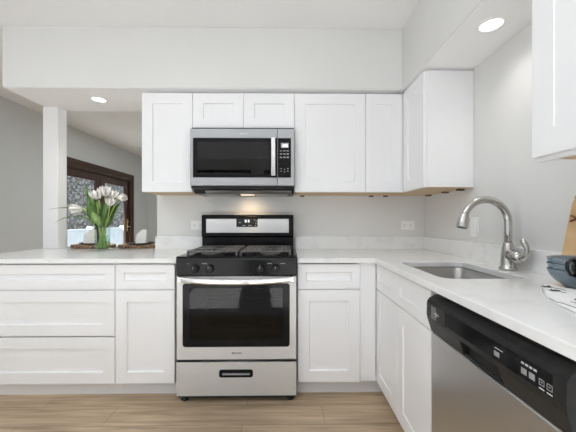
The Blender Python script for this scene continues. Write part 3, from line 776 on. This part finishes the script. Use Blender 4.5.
# ------------------------------------------------------------------ outlets and switch
def outlet(cx, label):
    t = thing('electrical_outlet', label, 'outlet', (cx, 2.54, 1.104), 'wall outlets over the counter')
    obj('cover_plate', B(cx - .058, 2.5335, 1.067, cx + .058, 2.5395, 1.143, bev=.002), M['plate_white'], t)
    for s_ in (-.026, .026):
        m = MB().loops([xz(rrect(cx + s_ - .017, 1.089, cx + s_ + .017, 1.121, .008, 0, 5), 2.5334), xz(rrect(cx + s_ - .017, 1.089, cx + s_ + .017, 1.121, .008, 0, 5), 2.5315)])
        rc = obj('receptacle', m, M['plate_white'], t)
        m = MB()
        for dz in (-.007, .007): m.box(cx + s_ - .004, 2.5306, 1.105 + dz - .0012, cx + s_ + .006, 2.5314, 1.105 + dz + .0012)
        m.box(cx + s_ - .012, 2.5306, 1.103, cx + s_ - .008, 2.5314, 1.107)
        obj('slots', m, M['slot'], rc)
outlet(-.757, 'white wall outlet half hidden left of the range backguard')
outlet(1.018, 'white wall outlet under the corner wall cabinet')
t = thing('light_switch', 'white switch plate on the sink wall behind the faucet', 'switch', (1.168, 1.857, 1.105))
obj('cover_plate', B(1.1615, 1.818, 1.043, 1.1675, 1.896, 1.167, bev=.002), M['plate_white'], t)
obj('rocker', B(1.1575, 1.841, 1.073, 1.1613, 1.873, 1.137, bev=.0015), M['plate_white'], t)

# ------------------------------------------------------------------ place settings
def setting(cx, cy, lab_m, lab_p, lab_n, nx, nrot):
    t = thing('wood_slice_placemat', lab_m, 'placemat', (cx, cy, CT), 'wood slice placemats')
    n = 48; k = rnd.random() * 6
    def ring(s_, z, j=0): return [(cx + .186 * s_ * math.cos(2 * PI * i / n) * (1 + .02 * math.sin(3 * 2 * PI * i / n + k) + j * .012 * rnd.uniform(-1, 1)), cy + .126 * s_ * math.sin(2 * PI * i / n) * (1 + .025 * math.sin(2 * 2 * PI * i / n + k)), z) for i in range(n)]
    obj('bark_edge', MB().loops([ring(.955, CT + .0295), ring(.985, CT + .029, 1), ring(1, CT + .018, 1), ring(1, CT + .009, 1), ring(.985, CT + .001, 1), ring(.955, CT + .001)], False, False), M['bark'], t)
    obj('slab', MB().loops([ring(.953, CT + .0006), ring(.953, CT + .030)], smooth=False), M['slice'], t)
    zt = CT + .0305
    o = obj('dinner_plate', MB().lathe([(.06, 0), (.065, .001), (.095, .006), (.118, .0135), (.119, .015), (.117, .0155), (.092, .008), (.06, .004), (.01, .0035)], (cx + .004, cy, zt), 'Z', 48), M['plate'])
    tag(o, lab_p, 'plate', 'black plates on the placemats')
    m = MB(); z = zt + .0045; w = .047
    rot = Matrix.Rotation(nrot, 3, 'Z')
    def P(x, y, zz): return Vector((nx, cy, z)) + rot @ Vector((x, y, zz))
    # standing peaked fold: two outer leaves meeting in a crest, and a narrow inner leaf
    for sgn in (-1, 1):
        A = [P(-w, sgn * .022, 0), P(w, sgn * .022, 0), P(w, sgn * .004, .124), P(w * .1, sgn * .002, .126), P(-w, sgn * .010, .080)]
        t2 = MB().prism(A, rot @ Vector((0, -sgn * .004, 0))); me = bpy.data.meshes.new('t'); t2.bm.to_mesh(me); m.bm.from_mesh(me); bpy.data.meshes.remove(me); t2.bm.free()
    m.prism([P(-w * .6, 0, 0.001), P(w * .9, 0, .001), P(w * .9, 0, .115), P(w * .2, 0, .122), P(-w * .6, 0, .08)], rot @ Vector((0, .003, 0)))
    o = obj('folded_napkin', m, M['napkin']); tag(o, lab_n, 'napkin', 'folded white napkins')
setting(-1.722, 2.69, 'wood slice placemat with bark edge behind the glass vase', 'black plate on the placemat behind the glass vase', 'white folded napkin standing on the plate behind the glass vase', -1.755, .15)
setting(-1.312, 2.69, 'wood slice placemat with bark edge next to the kitchen wall end', 'black plate on the placemat next to the kitchen wall end', 'white folded napkin standing on the plate next to the wall end', -1.300, -.1)

# ------------------------------------------------------------------ vase and tulips
vx, vy = -1.512, 2.468
vs = thing('glass_vase', 'clear glass cylinder vase of white tulips on the peninsula counter', 'vase', (vx, vy, CT))
obj('glass', MB().lathe([(.02, .0005), (.050, .0005), (.054, .004), (.056, .20), (.0545, .2015), (.053, .20), (.051, .014), (.03, .011), (.005, .011)], (vx, vy, CT), 'Z', 48, True, True), M['vase_glass'], vs)
obj('water', MB().lathe([(.049, .0125), (.0505, .016), (.0517, .115), (.05, .1155)], (vx, vy, CT), 'Z', 40), M['water'], vs)
def bez(a, b_, c_, n=12):
    a, b_, c_ = Vector(a), Vector(b_), Vector(c_)
    return [a * (1 - t) ** 2 + b_ * 2 * t * (1 - t) + c_ * t * t for t in [i / n for i in range(n + 1)]]
def tulip(head, foot, midp, dirv, size, label, leaves, open_=1.0):
    t = thing('tulip', label, 'flower', (vx + foot[0], vy + foot[1], CT + .02), 'white tulips in the vase')
    base = Vector((vx + foot[0] * 1.4, vy + foot[1] * 1.6, CT + .018))
    hp = Vector(head); d = Vector(dirv).normalized()
    pts = bez(base, midp, hp - d * size * .1, 14)
    obj('stem', MB().tube(pts, .0052, 8), M['stem'], t)
    # two layers of cupped petals
    sd = d.orthogonal().normalized(); up = d.cross(sd); m = MB()
    for k in range(11):
        inner = k >= 6
        a = (k * PI / 3) if not inner else (k * 2 * PI / 5 + .5); R_ = sd * math.cos(a) + up * math.sin(a); T = d.cross(R_)
        rings = []
        for i in range(9):
            f = i / 8
            rad = size * (.10 + .40 * math.sin(PI * min(1, f * .62 + .05))) * open_ * (.62 if inner else (1.0 if k % 2 else .9))
            wd = size * (.40 if inner else .50) * max(.08, math.sin(PI * (.1 + .86 * f)) ** .8); hgt = d * size * ((1.0 if inner else .92) * f)
            c_ = hp + hgt + R_ * rad
            rings.append([c_ - T * wd * .5 - R_ * wd * .22, c_ + R_ * .0016, c_ + T * wd * .5 - R_ * wd * .22, c_ - R_ * .0016])
        m.loops(rings)
    obj('flower_head', m, M['petal'], t)
    for (b0, b1, b2, w, nr, mt) in leaves:
        obj('leaf_stalk', MB().tube([Vector((vx + rnd.uniform(-.038, .038), vy + rnd.uniform(-.025, .025), CT + .018)), (Vector(b0) + Vector((vx, vy, CT + .02))) * .5, Vector(b0) + Vector((0, 0, .02))], [.005, .0055, .004], 8), M['stem'], t)
        obj('leaf', MB().blade(bez(b0, b1, b2, 12), w, .18, .0012, nr), M[mt], t)
def V(x, z, y=0): return (vx + x, vy + y, z)
tulip((-1.520, 2.43, 1.318), (.012, 0), (-1.50, 2.46, 1.12), (-.30, -.25, 1), .078, 'open white tulip highest on the left of the bouquet',
      [(V(.0, 1.09), V(-.04, 1.22), V(-.150, 1.425), .055, (.2, -1, 0), 'leaf'), (V(-.015, 1.10, -.01), V(-.05, 1.20, -.05), V(-.095, 1.31, -.03), .075, (.3, -1, .2), 'leaf')], 1.25)
tulip((-1.478, 2.45, 1.345), (-.012, .012), (-1.50, 2.45, 1.15), (.08, -.35, 1), .080, 'open white tulip at the top middle of the bouquet',
      [(V(.005, 1.10), V(-.02, 1.2, -.03), V(-.03, 1.34), .065, (.1, -1, .1), 'leaf'), (V(.01, 1.10, -.01), V(.04, 1.20, -.06), V(.075, 1.345, -.04), .070, (-.2, -1, .1), 'leaf')], 1.3)
tulip((-1.436, 2.48, 1.325), (-.02, -.012), (-1.50, 2.47, 1.12), (.30, -.2, 1), .068, 'white tulip right of the highest two blooms',
      [(V(.015, 1.09), V(.06, 1.18), V(.115, 1.37), .060, (-.3, -1, 0), 'leaf')], 1.2)
tulip((-1.425, 2.42, 1.265), (-.024, .010), (-1.47, 2.46, 1.13), (.4, -.3, 1), .064, 'white tulip low on the right of the bouquet',
      [(V(.02, 1.09), V(.075, 1.16), V(.150, 1.30), .060, (-.5, -1, .2), 'leaf'), (V(-.01, 1.10, -.03), V(.02, 1.14, -.08), V(-.02, 1.215, -.10), .085, (.1, -1, .5), 'paleleaf')], 1.15)
tulip((-1.375, 2.46, 1.335), (-.028, -.006), (-1.45, 2.46, 1.17), (1, -.15, -.10), .066, 'rightmost white tulip pointing sideways towards the wall cabinet',
      [(V(.02, 1.10, .02), V(.07, 1.15, .03), V(.105, 1.28, .02), .045, (-.3, -1, 0), 'leaf')], .95)
tulip((-1.655, 2.43, 1.240), (.03, .006), (-1.52, 2.44, 1.22), (-1, -.25, -.15), .080, 'drooping white tulip low on the left, in front of the post',
      [(V(-.02, 1.10, -.02), V(-.15, 1.29, -.03), V(-.41, 1.235, -.03), .016, (0, -.8, 1), 'leaf'), (V(-.02, 1.09, -.01), V(-.17, 1.25, -.02), V(-.345, 1.13, -.05), .016, (0, -.8, 1), 'leaf'),
       (V(-.025, 1.09), V(-.18, 1.33, .02), V(-.36, 1.255, .05), .015, (0, -.8, 1), 'paleleaf'), (V(.01, 1.07, -.01), V(-.02, 1.24, -.04), V(.015, 1.30, -.09), .018, (.4, -1, .2), 'paleleaf')], 1.15)

# ------------------------------------------------------------------ right counter: towel, bowls, mug, board
bx_, by_ = 1.034, 1.037
t = bmesh.new(); NX_, NY_ = 44, 44
grid = []
def towel_z(u, v):
    x, y = u, v
    d = math.hypot(x - bx_, y - by_)
    flat = 1 - max(0, min(1, (.115 - d) / .03))
    return .004 + flat * (.0105 + .0085 * math.sin(18 * x + 11 * y) + .004 * math.sin(31 * y - 14 * x))
for i in range(NX_ + 1):
    row = []
    for j in range(NY_ + 1):
        a, b_ = i / NX_, j / NY_
        x = .868 + a * .27 - (1 - b_) * .185 + .010 * math.sin(b_ * 7) - .010 * math.sin(a * 9)
        y = 1.02 + a * .10 - (1 - b_) * .35 + .012 * math.sin(a * 8) - .03 * (1 - b_) * (1 - b_)
        edge = min(a, 1 - a, b_, 1 - b_)
        z = CT + .0008 + towel_z(x, y) * (min(1, edge * 9) ** .5)
        row.append(t.verts.new((x, y, z)))
    grid.append(row)
for i in range(NX_):
    for j in range(NY_):
        f = t.faces.new((grid[i][j], grid[i + 1][j], grid[i + 1][j + 1], grid[i][j + 1])); f.smooth = True
bmesh.ops.recalc_face_normals(t, faces=t.faces)
def surf(a, b_):
    i, j = min(NX_ - 1, int(a * NX_)), min(NY_ - 1, int(b_ * NY_)); return grid[i][j].co.copy() + Vector((0, 0, .0026))
ink_lines = []
for a0, b0, a1, b1, bow in ((.02, .97, .55, .99, -.03), (.10, .80, .30, .62, .05), (.14, .83, .34, .66, .05), (.03, .70, .03, .15, .02), (.18, .88, .22, .78, .02), (.35, .55, .30, .30, .04), (.20, .45, .22, .2, .03), (.42, .62, .48, .4, -.03)):
    ink_lines.append([surf(max(0, min(1, a0 + (a1 - a0) * s / 12 + bow * math.sin(PI * s / 12))), max(0, min(1, b0 + (b1 - b0) * s / 12))) for s in range(13)])
blobs = [surf(.13, .86), surf(.24, .72), surf(.30, .45)]
ex = bmesh.ops.extrude_face_region(t, geom=list(t.faces))
for v in [g for g in ex['geom'] if isinstance(g, bmesh.types.BMVert)]: v.co.z += .0022
bmesh.ops.recalc_face_normals(t, faces=t.faces)
tw = thing('tea_towel', 'rumpled white tea towel with black line print under the blue bowls', 'towel', (.95, .9, CT))
obj('cloth', MB().merge(t), M['towel'], tw)
m = MB()
for ln in ink_lines: m.tube(ln, .0009, 6)
for p in blobs: m.lathe([(.016, 0), (.014, .0012)], p, 'Z', 18, sx=1, sy=.6)
obj('print', m, M['ink'], tw)

for k in range(3):
    z = CT + .0085 + k * .0205
    prof = [(.035, 0), (.048, 0), (.052, .004), (.056, .006), (.078, .022), (.092, .042), (.0975, .058), (.098, .0605), (.0955, .061), (.0935, .058), (.088, .043), (.074, .0255), (.05, .0105), (.006, .009)]
    # nested bowls: each sits in the one below, so only its rim shows
    o = obj('bowl', MB().lathe(prof, (bx_, by_, z), 'Z', 56), M['bowl'])
    tag(o, ('bottom blue-grey bowl of the stack, sitting on the towel', 'middle blue-grey bowl of the stack of three', 'top blue-grey bowl of the stack of three')[k], 'bowl', 'blue-grey bowls on the towel')

mx_, my_ = .945, .922
mg = thing('black_mug', 'glossy black mug with a strap handle in front of the blue bowls', 'mug', (mx_, my_, CT + .015))
cpt = Vector((mx_, my_, CT + .0135))
obj('cup', MB().lathe([(.012, 0), (.024, 0), (.025, .004), (.017, .012), (.017, .020), (.028, .036), (.041, .052), (.0465, .070), (.046, .108), (.045, .110), (.043, .108), (.0435, .070), (.037, .055), (.02, .038), (.004, .034)], cpt, 'Z', 40), M['mug'], mg)
hd_ = Vector((-.96, .28, 0)).normalized()
m = MB()
m.tube([cpt + hd_ * .043 + Vector((0, 0, .102)), cpt + hd_ * .052 + Vector((0, 0, .106)), cpt + hd_ * .061 + Vector((0, 0, .096)), cpt + hd_ * .062 + Vector((0, 0, .076)), cpt + hd_ * .054 + Vector((0, 0, .058)), cpt + hd_ * .040 + Vector((0, 0, .054))], .005, 10)
obj('handle', m, M['mug'], mg)

# paddle board leaning on the wall
lean = math.atan(.215)
cbd = thing('cutting_board', 'wooden paddle cutting board leaning on the sink wall behind the bowls', 'cutting board', (1.07, 1.06, CT))
out2 = [(0, 0), (0, .315), (.006, .328), (.002, .340), (.012, .352), (.035, .352), (.055, .354), (.078, .358), (.088, .375), (.090, .43), (.097, .447), (.113, .454)]
full = out2 + [(.226 - p[0], p[1]) for p in reversed(out2[:-1])]
def bp3(p):
    return (1.0665 + p[1] * math.sin(lean), 1.181 - p[0], CT + .0055 + p[1] * math.cos(lean))
m = MB().prism([bp3(p) for p in full], (.018 * math.cos(lean), 0, -.018 * math.sin(lean)), bev=.003)
obj('board', m, M['board'], cbd)
m = MB(); 
q = [bp3((.012, .262)), bp3((.045, .250)), bp3((.080, .30)), bp3((.113, .40)), bp3((.146, .30)), bp3((.175, .25))]
m.tube([(p[0] - .004, p[1], p[2]) for p in q], .004, 8)
q = [bp3((.014, .240)), bp3((.050, .256))]
m.tube([(p[0] - .004, p[1], p[2]) for p in q], .004, 8)
obj('hanging_strap', m, M['strap'], cbd)
